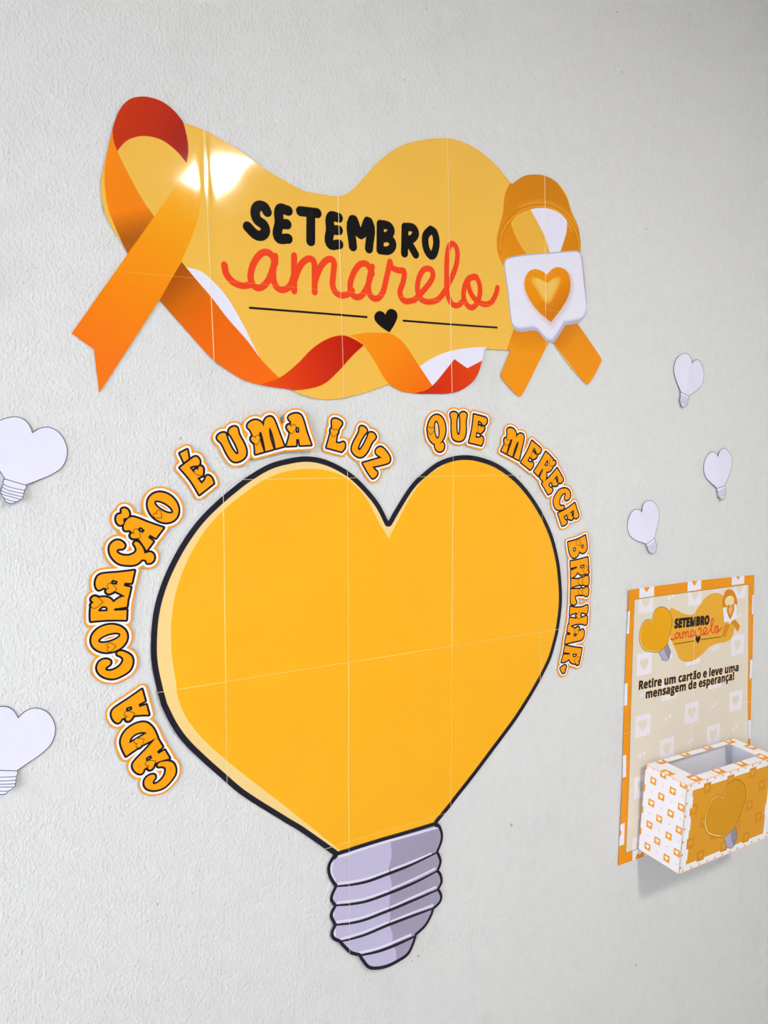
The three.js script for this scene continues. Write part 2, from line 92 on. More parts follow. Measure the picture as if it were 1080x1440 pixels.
function paper(poly, lift, uv, { step = 14, thick = 0.35 } = {}) {
  if (area(poly) < 0) poly = poly.slice().reverse();
  const pos = [], nor = [], tex = [], xs = poly.map((p) => p[0]), ys = poly.map((p) => p[1]);
  const put = (x, y, z, n) => { pos.push(x / 1000, y / 1000, z / 1000); nor.push(...n); tex.push(...uv(x, y)); };
  const normal = (x, y, s) => { const e = 0.5, n = new THREE.Vector3(-(lift(x + e, y) - lift(x - e, y)) / (2 * e), -(lift(x, y + e) - lift(x, y - e)) / (2 * e), 1).normalize().multiplyScalar(s); return n.toArray(); };
  const x0 = Math.min(...xs), x1 = Math.max(...xs), y0 = Math.min(...ys), y1 = Math.max(...ys), nx = Math.ceil((x1 - x0) / step), ny = Math.ceil((y1 - y0) / step);
  for (let i = 0; i < nx; i++) {
    const col = slab(poly, 0, x0 + (x1 - x0) * i / nx, x0 + (x1 - x0) * (i + 1) / nx);
    if (col.length < 3) continue;
    for (let j = 0; j < ny; j++) {
      let cell = slab(col, 1, y0 + (y1 - y0) * j / ny, y0 + (y1 - y0) * (j + 1) / ny);
      cell = cell.filter((p, k) => { const q = cell[(k + 1) % cell.length]; return Math.hypot(p[0] - q[0], p[1] - q[1]) > 1e-4; });
      if (cell.length < 3 || area(cell) < 1e-3) continue;
      for (const t of THREE.ShapeUtils.triangulateShape(cell.map((p) => new THREE.Vector2(...p)), [])) {
        let tri = t.map((k) => cell[k]); if (area(tri) < 0) tri = tri.reverse(); if (area(tri) < 1e-5) continue;
        for (const [x, y] of tri) put(x, y, lift(x, y), normal(x, y, 1));
        for (const [x, y] of tri.reverse()) put(x, y, lift(x, y) - thick, normal(x, y, -1));
      }
    }
  }
  for (let i = 0; i < poly.length; i++) {
    const a = poly[i], b = poly[(i + 1) % poly.length], l = Math.hypot(b[0] - a[0], b[1] - a[1]); if (l < 1e-4) continue;
    const n = [(b[1] - a[1]) / l, -(b[0] - a[0]) / l, 0], m = Math.ceil(l / step);
    for (let k = 0; k < m; k++) {
      const p = [0, 1].map((c) => a[c] + (b[c] - a[c]) * k / m), q = [0, 1].map((c) => a[c] + (b[c] - a[c]) * (k + 1) / m), zp = lift(...p), zq = lift(...q);
      put(...p, zp - thick, n); put(...q, zq - thick, n); put(...q, zq, n); put(...p, zp - thick, n); put(...q, zq, n); put(...p, zp, n);
    }
  }
  const g = new THREE.BufferGeometry();
  g.setAttribute('position', new THREE.Float32BufferAttribute(pos, 3)); g.setAttribute('normal', new THREE.Float32BufferAttribute(nor, 3)); g.setAttribute('uv', new THREE.Float32BufferAttribute(tex, 2));
  return g;
}
// a print on several joined sheets: every sheet of paper is a part of its own
function sheets(parent, outline, cutX, cutY, lift, uv, material, opts) {
  const X = [-1e4, ...cutX, 1e4], Y = [-1e4, ...cutY, 1e4];
  for (let i = 0; i + 1 < X.length; i++) for (let j = 0; j + 1 < Y.length; j++) {
    const p = slab(slab(outline, 0, X[i], X[i + 1]), 1, Y[j], Y[j + 1]);
    if (p.length < 3 || Math.abs(area(p)) < 60) continue;
    const proud = ((i + j) % 2) * 0.3;
    part('paper_sheet', paper(p, (x, y) => lift(x, y) + proud, uv, opts), material, parent);
  }
}
// the outline of a cut round a printed shape: the border of a mask, followed pixel by pixel and smoothed
function cutOutline(draw, x0, y0, x1, y1) {
  const k = 2, p = print(x0, y0, x1, y1, k, '#000'); draw(p.g);
  const w = p.c.width, h = p.c.height, data = p.c.getContext('2d').getImageData(0, 0, w, h).data, on = (x, y) => x >= 0 && y >= 0 && x < w && y < h && data[(y * w + x) * 4] > 127;
  let best = [];
  const seen = new Set();
  for (let y = 0; y < h; y++) for (let x = 0; x < w; x++) {
    if (!on(x, y) || on(x, y - 1) || seen.has(y * w + x)) continue;
    const path = []; let cx = x, cy = y, dir = 0;                       // walk the pixel edges with the inside on the right
    const step = [[1, 0], [0, 1], [-1, 0], [0, -1]], right = [[0, 0], [-1, 0], [-1, -1], [0, -1]], left = [[0, -1], [0, 0], [-1, 0], [-1, -1]];
    do {
      path.push([cx, cy]); if (dir === 0) seen.add(cy * w + cx);
      cx += step[dir][0]; cy += step[dir][1];
      if (on(cx + left[dir][0], cy + left[dir][1])) dir = (dir + 3) % 4; else if (!on(cx + right[dir][0], cy + right[dir][1])) dir = (dir + 1) % 4;
    } while ((cx !== x || cy !== y || dir !== 0) && path.length < 40000);
    if (path.length > best.length) best = path;
  }
  const n = best.length, out = [];
  for (let i = 0; i < n; i += 5) { let sx = 0, sy = 0; for (let d = -4; d <= 4; d++) { const q = best[(i + d + n) % n]; sx += q[0]; sy += q[1]; } out.push([x0 + sx / 9 / k, y1 - sy / 9 / k]); }
  return out;
}

// ---------------------------------------------------------------- the room
function plaster(size, metres, seed) {          // fine roller-stipple relief of the painted wall
  const data = new Uint8Array(size * size * 4);
  const wrap = (x, y, f, s) => {                // noise that repeats over the tile
    const u = x / size, v = y / size, fx = f, fy = f * 0.62, n = (a, b) => noise((u + a) * fx, (v + b) * fy, s);
    if (u < 0.9 && v < 0.9) return n(0, 0);
    const bl = (t) => t * t * (3 - 2 * t), wu = bl(Math.max(0, (u - 0.9) * 10)), wv = bl(Math.max(0, (v - 0.9) * 10));
    return (n(0, 0) * (1 - wu) + n(-1, 0) * wu) * (1 - wv) + (n(0, -1) * (1 - wu) + n(-1, -1) * wu) * wv;
  };
  for (let y = 0; y < size; y++) for (let x = 0; x < size; x++) {
    const h = 0.5 + 0.55 * wrap(x, y, metres * 360, seed) + 0.42 * wrap(x, y, metres * 190, seed + 9) + 0.16 * wrap(x, y, metres * 60, seed + 4);
    const i = (y * size + x) * 4; data[i] = data[i + 1] = data[i + 2] = Math.max(0, Math.min(255, h * 255)); data[i + 3] = 255;
  }
  const t = new THREE.DataTexture(data, size, size); t.magFilter = THREE.LinearFilter; t.wrapS = t.wrapT = THREE.RepeatWrapping; t.needsUpdate = true; return t;
}
function wallPaint(size, w, h) {                // paint colour: blotchy touch-ups and a few specks
  const data = new Uint8Array(size * size * 4);
  for (let y = 0; y < size; y++) for (let x = 0; x < size; x++) {
    const X = x / size * w, Y = y / size * h, i = (y * size + x) * 4;
    const blot = Math.max(0, noise(X * 9, Y * 7, 2) + 0.5 * noise(X * 24, Y * 20, 6) - 0.12), old = Math.max(0, Math.min(1, noise(X * 1.3, Y * 1.1, 11) + 0.35));
    const v = 1 - 0.055 * blot * old + 0.012 * noise(X * 60, Y * 45, 3);
    data[i] = 223 * v; data[i + 1] = 224 * v; data[i + 2] = 224 * v; data[i + 3] = 255;
  }
  for (const [X, Y, r] of D.specks) {
    const cx = X / w * size, cy = Y / h * size;
    for (let dy = -3; dy <= 3; dy++) for (let dx = -3; dx <= 3; dx++) if (Math.hypot(dx, dy * 0.8) < r * (0.7 + 0.3 * noise(dx, dy, X * 50))) { const i = ((Math.round(cy + dy)) * size + Math.round(cx + dx)) * 4; for (let c = 0; c < 3; c++) data[i + c] *= 0.72; }
  }
  const t = new THREE.DataTexture(data, size, size); t.colorSpace = THREE.SRGBColorSpace; t.magFilter = THREE.LinearFilter; t.wrapS = t.wrapT = THREE.MirroredRepeatWrapping; t.needsUpdate = true; return t;
}
const X0 = -1.8, X1 = 3.4, Z1 = 4.2, T = 0.15;
function metric(geometry, s = 1) {              // uv in metres from the position, by the face's main direction
  const p = geometry.attributes.position, n = geometry.attributes.normal, uv = geometry.attributes.uv;
  for (let i = 0; i < p.count; i++) { const ax = Math.abs(n.getX(i)), ay = Math.abs(n.getY(i)), az = Math.abs(n.getZ(i)); if (az >= ax && az >= ay) uv.setXY(i, p.getX(i) * s, p.getY(i) * s); else if (ax >= ay) uv.setXY(i, p.getZ(i) * s, p.getY(i) * s); else uv.setXY(i, p.getX(i) * s, p.getZ(i) * s); }
  return geometry;
}
const box = (x0, x1, y0, y1, z0, z1) => metric(new THREE.BoxGeometry(x1 - x0, y1 - y0, z1 - z0).translate((x0 + x1) / 2, (y0 + y1) / 2, (z0 + z1) / 2));
const relief = plaster(1536, 0.6, 3); relief.repeat.set(1 / 0.6, 1 / 0.6);
const paint = wallPaint(2048, 2.2, 2.8); paint.repeat.set(1 / 2.2, 1 / 2.8);
structure('wall_back', box(X0 - T, X1 + T, 0, CEILING, -T, 0), std({ map: paint, bumpMap: relief, bumpScale: 0.0009, roughness: 0.62, specularIntensity: 0.3 }));
const wallMat = std({ color: 0xe6e4df, bumpMap: relief, bumpScale: 0.0008, roughness: 0.7 });
const WIN = { z0: 0.35, z1: 2.6, y0: 1.15, y1: 2.34 };
structure('wall_left', mergeGeometries([box(X0 - T, X0, 0, WIN.y0, 0, Z1), box(X0 - T, X0, WIN.y1, CEILING, 0, Z1), box(X0 - T, X0, WIN.y0, WIN.y1, 0, WIN.z0), box(X0 - T, X0, WIN.y0, WIN.y1, WIN.z1, Z1)]), wallMat);
{ // the open window in the left wall
  const f = 0.03, { z0, z1, y0, y1 } = WIN, m = std({ color: 0xf0f0ee, roughness: 0.4 }), x0 = X0 - 0.1, x1 = X0 - 0.04;
  structure('window_1', mergeGeometries([box(x0, x1, y0, y0 + f, z0, z1), box(x0, x1, y1 - f, y1, z0, z1), box(x0, x1, y0 + f, y1 - f, z0, z0 + f), box(x0, x1, y0 + f, y1 - f, z1 - f, z1)]), m);
  structure('ground', box(X0 - 14, X0 - T, -0.3, -0.1, -8, 12), std({ color: 0x9c988f, roughness: 0.9 }));
}
structure('wall_right', box(X1, X1 + T, 0, CEILING, 0, Z1), wallMat);
structure('wall_front', box(X0 - T, X1 + T, 0, CEILING, Z1, Z1 + T), wallMat);
structure('ceiling', box(X0 - T, X1 + T, CEILING, CEILING + T, -T, Z1 + T), std({ color: 0xecebe8, roughness: 0.9 }));
structure('floor', box(X0 - T, X1 + T, -T, 0, -T, Z1 + T), std({ color: 0xb4b3b0, roughness: 0.5 }));

for (const p of PANELS) {
  const [w, d] = p.size, t = thing('ceiling_light', p.label, 'ceiling light', [p.at[0], CEILING, p.at[1]]);
  const bars = [[0, d / 2 + 0.012, w + 0.048, 0.024], [0, -d / 2 - 0.012, w + 0.048, 0.024], [w / 2 + 0.012, 0, 0.024, d], [-w / 2 - 0.012, 0, 0.024, d]];
  part('frame', mergeGeometries(bars.map(([x, z, a, b]) => new RoundedBoxGeometry(a, 0.03, b, 2, 0.003).translate(x, -0.015, z))), std({ color: 0xf4f4f2, roughness: 0.4 }), t);
  part('diffuser', new RoundedBoxGeometry(w, 0.02, d, 2, 0.003).translate(0, -0.012, 0), std({ color: 0xffffff, emissive: p.color, emissiveIntensity: p.glow, roughness: 0.6 }), t, 'glowing white diffuser');
  const l = new THREE.RectAreaLight(p.color, p.light, w, d); l.position.set(0, -0.026, 0); l.rotation.x = -Math.PI / 2; t.add(l);
}

// ---------------------------------------------------------------- the big heart-shaped bulb
const INK = '#1a1526';
{
  const b = D.bulb, o = thing('heart_bulb_poster', 'giant yellow heart-shaped light bulb poster joined from paper sheets', 'poster', [...b.origin, 0]);
  const heartLine = curve([...b.right, ...b.heart], false, 8), baseLine = curve([b.heart[b.heart.length - 1], ...b.base], false, 8), outline = [...heartLine, ...baseLine.slice(1)];
  const xs = outline.map((p) => p[0]), ys = outline.map((p) => p[1]);
  const p = print(Math.min(...xs) - 4, Math.min(...ys) - 4, Math.max(...xs) + 4, Math.max(...ys) + 4, 2.2, INK), g = p.g;
  fill(g, heartLine, '#f7d58d'); g.save(); trace(g, heartLine); g.clip(); fill(g, curve(b.inner, true, 8), '#ffb71a'); g.restore();
  fill(g, baseLine, '#c3bddd'); g.save(); trace(g, baseLine); g.clip(); fill(g, curve(b.dark), '#a29bb6');
  b.shine.forEach((l) => line(g, curve(l, false), '#e3e0f4', 4.2));
  g.restore();
  line(g, heartLine, INK, 16.5); line(g, baseLine, INK, 10.5); line(g, b.top, INK, 6.5);
  b.ridges.forEach((l) => { const c = curve(l, false), n = c.length; for (let i = 0; i + 1 < n; i++) line(g, [c[i], c[i + 1]], INK, 2 + 3.2 * Math.sin(Math.PI * Math.min(1, 0.08 + i / n * 0.9))); });
  b.seamX.forEach((x, i) => line(g, [[x, -50], [x, 900]], i < 3 ? '#f6e2a8' : '#f3cf70', 0.9)); b.seamY.forEach((y) => line(g, [[-600, y], [600, y]], '#f4d78c', 0.8));
  const mat = std({ map: texture(p), roughness: 0.2, specularIntensity: 0.6 });
  const lift = (x, y) => 2.6 + 1.9 * noise(x / 120, y / 160, 1) + 0.5 * noise(x / 45, y / 60, 7) + b.seamX.reduce((s, q) => s + 0.5 * Math.exp(-(((x - q) / 7) ** 2)), 0) + 5 * Math.max(0, (70 - y) / 70) ** 2;
  sheets(o, outline, b.seamX, b.seamY, lift, p.uv, mat, { step: 13 });
  D.heartLine = heartLine; D.baseLine = baseLine;
}

// ---------------------------------------------------------------- the banner with the ribbon
{
  const b = D.banner, o = thing('ribbon_banner', 'glossy yellow banner with orange awareness ribbons and SETEMBRO amarelo lettering', 'banner', [...b.origin, 0], b.rot);
  const outline = curve(b.outline, true, 6), xs = outline.map((p) => p[0]), ys = outline.map((p) => p[1]);
  const p = print(Math.min(...xs) - 4, Math.min(...ys) - 4, Math.max(...xs) + 4, Math.max(...ys) + 4, 1.98, '#f4bf4e'), g = p.g, C = (q) => curve(q);
  // first ribbon, as printed
  fill(g, C(b.loopTop), ramp(g, b.loopTop[2], b.loopTop[11], [[0, '#c8350a'], [0.5, '#c22a08'], [1, '#a61a08']]));
  fill(g, C(b.sliver), '#e9e8fb');
  fill(g, C(b.tail), ramp(g, b.tail[0], b.tail[6], [[0, '#a34c05'], [0.2, '#d96a05'], [0.35, '#ee6a04'], [1, '#fb6d0a']]));
  fill(g, C(b.leg), ramp(g, b.leg[1], [(b.leg[5][0] + b.leg[6][0]) / 2, (b.leg[5][1] + b.leg[6][1]) / 2], [[0, '#fb8d0c'], [0.7, '#f98608'], [1, '#b25c08']]));
  fill(g, C(b.strip), ramp(g, b.strip[1], b.strip[8], [[0, '#f8bd3a'], [0.22, '#fba910'], [0.5, '#fb960a'], [1, '#f97808']]));
  fill(g, C(b.white), '#e9e8fb');
  fill(g, C(b.red1), ramp(g, b.red1[0], b.red1[7], [[0, '#ee5008'], [0.45, '#d93008'], [1, '#b81506']]));
  fill(g, C(b.orange), ramp(g, b.orange[1], b.orange[8], [[0, '#fb9512'], [0.5, '#fb890c'], [1, '#f9720a']]));
  fill(g, C(b.red2), ramp(g, b.red2[0], b.red2[5], [[0, '#c71f06'], [1, '#e23f08']]));
  // lettering
  for (const [w, l] of b.text) line(g, curve(l, false, 5), '#0b0a0c', w);
  for (const l of b.script) line(g, curve(l, false, 6), '#f4451f', 9.8);
  for (const l of b.rules) line(g, l, '#141013', 3);
  fill(g, place(HEART, b.heart[0] + 3, b.heart[1], 43, 0.22, 36), '#100d0e');
  // second ribbon with the speech bubble, as printed
  bleed(g, C(b.ltailL), ramp(g, b.ltailL[0], b.ltailL[4], [[0, '#d98008'], [0.4, '#f39a0c'], [1, '#f6960a']]));
  bleed(g, C(b.ltailR), ramp(g, b.ltailR[7], b.ltailR[3], [[0, '#c47206'], [0.4, '#ef920a'], [1, '#f6960a']]));
  bleed(g, C(b.lring), ramp(g, b.lring[0], b.lring[9], [[0, '#d58306'], [0.5, '#e08a08'], [1, '#ee940c']]));
  for (const w of [26, 20, 14]) line(g, curve(b.lband.slice(4, 9), false), 'rgba(246,190,96,0.16)', w);
  line(g, curve(b.lband, false), '#c57205', 8); line(g, curve(b.lband, false), '#ef9c1c', 4.6);
  fill(g, C(b.lhole), '#e9e8fb'); g.save(); trace(g, C(b.lhole)); g.clip(); fill(g, C(b.lholeYellow), '#efb643'); g.restore();
  bleed(g, C(b.bubble), '#b9b3cf'); g.save(); trace(g, C(b.bubble)); g.clip();
  g.translate(-1.5, 3.5); fill(g, C(b.bubble), '#d9d6ec'); g.translate(-1, 3); g.shadowBlur = 0; fill(g, C(b.bubble), '#eae9f9'); g.restore();
  const h3 = C(b.heart3), cx = h3.reduce((s, q) => s + q[0], 0) / h3.length, cy = h3.reduce((s, q) => s + q[1], 0) / h3.length;
  for (let k = 0; k < 8; k++) fill(g, h3.map(([x, y]) => [cx + 3 - k * 0.4 + (x - cx) * (1.16 - k * 0.022), cy - 5 + k * 0.6 + (y - cy) * (1.16 - k * 0.022)]), `rgba(214,190,190,${0.06 + 0.03 * k})`);
  fill(g, h3, ramp(g, [cx - 30, cy + 30], [cx + 20, cy - 40], [[0, '#f0990f'], [0.6, '#f09208'], [1, '#d87c06']]));
  const hi = C(b.heart3hi), hx = hi.reduce((s, q) => s + q[0], 0) / hi.length, hy = hi.reduce((s, q) => s + q[1], 0) / hi.length;
  for (let k = 0; k < 9; k++) fill(g, hi.map(([x, y]) => [hx + (x - hx) * (1.12 - k * 0.055), hy + (y - hy) * (1.12 - k * 0.055)]), 'rgba(243,205,110,0.2)');
  b.seamX.forEach((x) => line(g, [[x, -50], [x, 700]], '#f6e6bd', 1.0)); b.seamY.forEach((y) => line(g, [[-900, y], [900, y]], 'rgba(246,214,140,0.55)', 0.6));
  const mat = std({ map: texture(p), roughness: 0.07, specularIntensity: 0.5 });
  const lift = (x, y) => 2 + 0.7 * noise(x / 150, y / 150, 3) + 0.16 * noise(x / 50, y / 60, 5) + b.seamX.reduce((s, q) => s + 0.45 * Math.exp(-(((x - q) / 6) ** 2)), 0);
  sheets(o, outline, b.seamX, b.seamY, lift, p.uv, mat, { step: 5 });
}

// ---------------------------------------------------------------- the words cut out in round seventies letters
// glyphs in a unit box: shapes = closed curves of ink, holes = counters, hearts = [x, y, size]; w = width
const ellipse = (x, y, rx, ry, turn = 0) => Array.from({ length: 20 }, (_, i) => { const t = i / 20 * 2 * Math.PI; return [x + Math.cos(turn) * rx * Math.cos(t) - Math.sin(turn) * ry * Math.sin(t), y + Math.sin(turn) * rx * Math.cos(t) + Math.cos(turn) * ry * Math.sin(t)]; });
const GA = { w: 0.8, shapes: [[[0, 0, 1], [0.32, 0, 1], [0.33, 0.2, 1], [0.43, 0.2, 1], [0.45, 0, 1], [0.82, 0, 1], [0.7, 0.4], [0.58, 0.86], [0.5, 0.97], [0.36, 1], [0.2, 0.96], [0.12, 0.87], [0.2, 0.76, 1], [0.17, 0.5], [0.1, 0.25]]], holes: [[[0.33, 0.6, 1], [0.46, 0.56, 1], [0.45, 0.4, 1], [0.34, 0.4, 1]]], hearts: [[0.2, 0.52, 0.3]] };
const GC = { w: 0.72, shapes: [[[0.76, 0.28], [0.6, 0.05], [0.41, 0], [0.18, 0.09], [0.05, 0.32], [0, 0.57], [0.09, 0.82], [0.25, 0.97], [0.41, 1], [0.56, 0.92], [0.6, 0.78], [0.54, 0.64], [0.44, 0.64], [0.36, 0.76], [0.28, 0.77], [0.24, 0.62], [0.3, 0.42], [0.41, 0.3], [0.53, 0.26], [0.63, 0.33], [0.69, 0.42], [0.76, 0.4]]], holes: [], hearts: [] };
const GE = { w: 0.62, shapes: [[[0, 0, 1], [0.56, 0, 1], [0.61, 0.16], [0.57, 0.29], [0.5, 0.3], [0.4, 0.24], [0.25, 0.22, 1], [0.25, 0.44, 1], [0.4, 0.4, 1], [0.52, 0.5], [0.5, 0.64], [0.26, 0.64, 1], [0.26, 0.84, 1], [0.4, 0.8], [0.5, 0.73], [0.58, 0.75], [0.64, 0.86], [0.6, 0.98], [0.4, 1], [0.02, 1, 1], [0.05, 0.5]]], holes: [], hearts: [[0.43, 0.54, 0.3]] };
const GO = { w: 0.8, shapes: [ellipse(0.4, 0.5, 0.4, 0.5)], holes: [ellipse(0.42, 0.5, 0.12, 0.32, 0.2)], hearts: [[0.14, 0.45, 0.26]] };
const GR = { w: 0.7, shapes: [[[0, 0, 1], [0.29, 0, 1], [0.28, 0.2], [0.31, 0.36], [0.36, 0.2], [0.39, 0, 1], [0.7, -0.02, 1], [0.66, 0.2], [0.52, 0.38, 1], [0.64, 0.5], [0.68, 0.68], [0.64, 0.86], [0.5, 0.97], [0.25, 1], [0, 0.98, 1], [0.02, 0.5]]], holes: [[[0.27, 0.54, 1], [0.27, 0.8, 1], [0.38, 0.74], [0.42, 0.62], [0.36, 0.54]]], hearts: [[0.54, 0.84, 0.34]] };
const GLYPH = {
  A: GA, C: GC, E: GE, O: GO, R: GR,
  U: { w: 0.7, shapes: [[[0, 0.93], [0.13, 1], [0.28, 0.96], [0.29, 0.88], [0.26, 0.73], [0.26, 0.38], [0.34, 0.21], [0.42, 0.38], [0.42, 0.78], [0.4, 0.92], [0.5, 1], [0.64, 0.99], [0.7, 0.92], [0.66, 0.73], [0.66, 0.32], [0.56, 0.07], [0.34, 0], [0.12, 0.08], [0.05, 0.32], [0.05, 0.73]]], holes: [], hearts: [] },
  M: { w: 1.0, shapes: [[[0.03, 0, 1], [0.31, 0, 1], [0.29, 0.3], [0.3, 0.52], [0.36, 0.62], [0.4, 0.5], [0.37, 0, 1], [0.64, 0, 1], [0.62, 0.35], [0.66, 0.62], [0.71, 0.66], [0.74, 0.35], [0.72, 0, 1], [1.0, 0, 1], [0.95, 0.45], [0.9, 0.85], [0.84, 0.97], [0.72, 0.99], [0.6, 0.92], [0.52, 0.74, 1], [0.46, 0.9], [0.3, 1], [0.1, 0.97], [0.01, 0.87], [0.08, 0.72], [0.1, 0.4]]], holes: [], hearts: [[0.16, 0.4, 0.3]] },
  L: { w: 0.66, shapes: [[[0, 0, 1], [0.58, 0, 1], [0.66, 0.14], [0.63, 0.29], [0.57, 0.32], [0.45, 0.25], [0.3, 0.23, 1], [0.28, 0.45], [0.31, 0.72], [0.38, 0.93], [0.24, 1], [0.08, 1], [0.0, 0.93], [0.05, 0.72], [0.03, 0.4]]], holes: [], hearts: [[0.16, 0.54, 0.29]] },
  Z: { w: 0.68, shapes: [[[0, 0.04, 1], [0.62, -0.02], [0.69, 0.1], [0.63, 0.26], [0.52, 0.25], [0.34, 0.24, 1], [0.66, 0.8], [0.64, 0.93], [0.52, 1], [0.2, 1], [0.04, 0.93], [0, 0.76], [0.08, 0.67], [0.2, 0.68], [0.36, 0.74, 1]]], holes: [], hearts: [] },
  D: { w: 0.74, shapes: [[[0, 0, 1], [0.35, 0], [0.62, 0.12], [0.74, 0.42], [0.68, 0.76], [0.45, 0.97], [0, 1, 1], [0.04, 0.5]]], holes: [[[0.3, 0.2, 1], [0.3, 0.78, 1], [0.42, 0.68], [0.46, 0.5], [0.4, 0.3]]], hearts: [[0.17, 0.5, 0.3]] },
  B: { w: 0.74, shapes: [[[0, 0, 1], [0.45, 0], [0.68, 0.1], [0.74, 0.3], [0.66, 0.46], [0.54, 0.54, 1], [0.66, 0.66], [0.68, 0.82], [0.58, 0.96], [0.4, 1], [0, 1, 1], [0.04, 0.5]]], holes: [ellipse(0.4, 0.29, 0.09, 0.09), ellipse(0.4, 0.75, 0.08, 0.08)], hearts: [[0.18, 0.55, 0.28]] },
  I: { w: 0.4, shapes: [[[0.02, 0, 1], [0.4, 0, 1], [0.34, 0.3], [0.33, 0.6], [0.4, 0.9], [0.36, 0.99], [0.05, 0.99], [0.0, 0.9], [0.08, 0.6], [0.08, 0.3]]], holes: [], hearts: [[0.2, 0.52, 0.32]] },
  H: { w: 0.84, shapes: [[[0, 0, 1], [0.36, 0, 1], [0.3, 0.25], [0.3, 0.4], [0.52, 0.4], [0.52, 0.25], [0.47, 0, 1], [0.84, 0, 1], [0.77, 0.3], [0.77, 0.7], [0.83, 0.94], [0.78, 1], [0.5, 1], [0.46, 0.94], [0.52, 0.7], [0.5, 0.6], [0.32, 0.6], [0.3, 0.75], [0.35, 0.94], [0.3, 1], [0.04, 1], [0, 0.94], [0.07, 0.7], [0.07, 0.3]]], holes: [], hearts: [[0.41, 0.5, 0.3]] },
  Q: { w: 0.74, shapes: [ellipse(0.37, 0.5, 0.37, 0.5), [[0.34, 0.02], [0.4, -0.18], [0.56, -0.24], [0.7, -0.16], [0.72, 0], [0.64, 0.08], [0.54, 0.04], [0.5, 0.2]]], holes: [ellipse(0.38, 0.5, 0.115, 0.31, 0.18)], hearts: [[0.13, 0.44, 0.28]] },
  '.': { w: 0.3, shapes: [], holes: [], hearts: [], dot: true },
};
GLYPH['Ç'] = { ...GC, shapes: [...GC.shapes, [[0.36, 0.06], [0.4, -0.1], [0.34, -0.2], [0.44, -0.31], [0.6, -0.28], [0.66, -0.14], [0.58, -0.02], [0.5, 0.08]]] };
GLYPH['Ã'] = { ...GA, shapes: [...GA.shapes, [[0.16, 1.08], [0.2, 1.22], [0.34, 1.3], [0.46, 1.24], [0.56, 1.3], [0.64, 1.22], [0.6, 1.08], [0.48, 1.02], [0.36, 1.1], [0.26, 1.02]]] };
GLYPH['É'] = { ...GE, shapes: [...GE.shapes, [[0.22, 1.06, 1], [0.4, 1.06, 1], [0.52, 1.3, 1], [0.28, 1.34, 1]]] };
const SIZES = { QUE: 48.5, UMA: 47 };
const WORDS = {
  CADA: ['orange paper cutout of the word CADA with black and white outlines', 2.2, 0.4], 'CORAÇÃO': ['orange paper cutout of the word CORAÇÃO, the longest word left of the bulb', 2.5, 0.6],
  'É': ['small orange paper cutout of the single letter É', 2.2, 0.6], UMA: ['orange paper cutout of the word UMA, its right end lifting off the wall', 3, 9],
  LUZ: ['orange paper cutout of the word LUZ above the notch of the bulb', 2.2, 0.8], QUE: ['orange paper cutout of the word QUE above the right lobe of the bulb', 2.2, 0.8],
  MERECE: ['orange paper cutout of the word MERECE curving round the bulb', 2.2, 0.6], BRILHAR: ['orange paper cutout of the word BRILHAR ending in a heart-shaped full stop', 2.2, 0.6],
};
for (const word of D.words) {
  const [label, gap, curl] = WORDS[word.text], o = thing('word_cutout', label, 'word cutout', [...word.origin, 0], 0, 'cutout words arched over the bulb');
  const ink = word.letters.map(([ch, x, y, turn]) => {
    const G = GLYPH[ch], at = (poly) => place(poly.map(([u, v]) => [u - G.w / 2, v - 0.5]), x, y, SIZES[word.text] ?? 46, turn), shapes = G.shapes.map((s) => at(curve(s, true, 5)));
    if (G.dot) shapes.push(at(place(HEART, 0.15, 0.36, 0.32)));
    return { shapes, holes: G.holes.map((s) => at(curve(s, true, 5))), hearts: G.hearts.map(([u, v, s]) => at(place(HEART.map((q) => [q[0], q[1] - 0.5]), u, v, s))) };
  });
  const all = ink.flatMap((l) => [...l.shapes, ...l.hearts].flat()), M = 14, bx = [Math.min(...all.map((q) => q[0])) - M, Math.min(...all.map((q) => q[1])) - M, Math.max(...all.map((q) => q[0])) + M, Math.max(...all.map((q) => q[1])) + M];
  const grow = (g, w, style) => ink.forEach((l) => [...l.shapes, ...l.hearts].forEach((s) => { fill(g, s, style); line(g, s, style, w, true); }));
  const outline = cutOutline((g) => grow(g, 16.4, '#fff'), ...bx);
  const p = print(...bx, 4, '#efeffa'), g = p.g;
  grow(g, 17.4, '#fba016'); grow(g, 11.6, '#efeffa');
  ink.forEach((l) => { [...l.shapes, ...l.hearts].forEach((s) => line(g, s, '#120e18', 5.4, true)); });
  ink.forEach((l) => {
    l.shapes.forEach((s) => fill(g, s, '#fca30c')); l.holes.forEach((s) => { g.save(); trace(g, s); g.clip(); fill(g, s, '#fba41e'); line(g, s, '#efeffa', 8.6, true); line(g, s, '#120e18', 5, true); g.restore(); });
    l.hearts.forEach((s) => { fill(g, s, '#fca30c'); line(g, s, '#3a2410', 0.8, true); });
  });
  const cx = bx[0], wd = bx[2] - bx[0];
  const lift = (x, y) => gap + 0.5 * noise(x / 40, y / 40, word.origin[0] * 10) + curl * Math.max(0, (x - cx) / wd) ** 2;
  part('paper', paper(outline, lift, p.uv, { step: 9 }), std({ map: texture(p), roughness: 0.45, specularIntensity: 0.3 }), o);
}

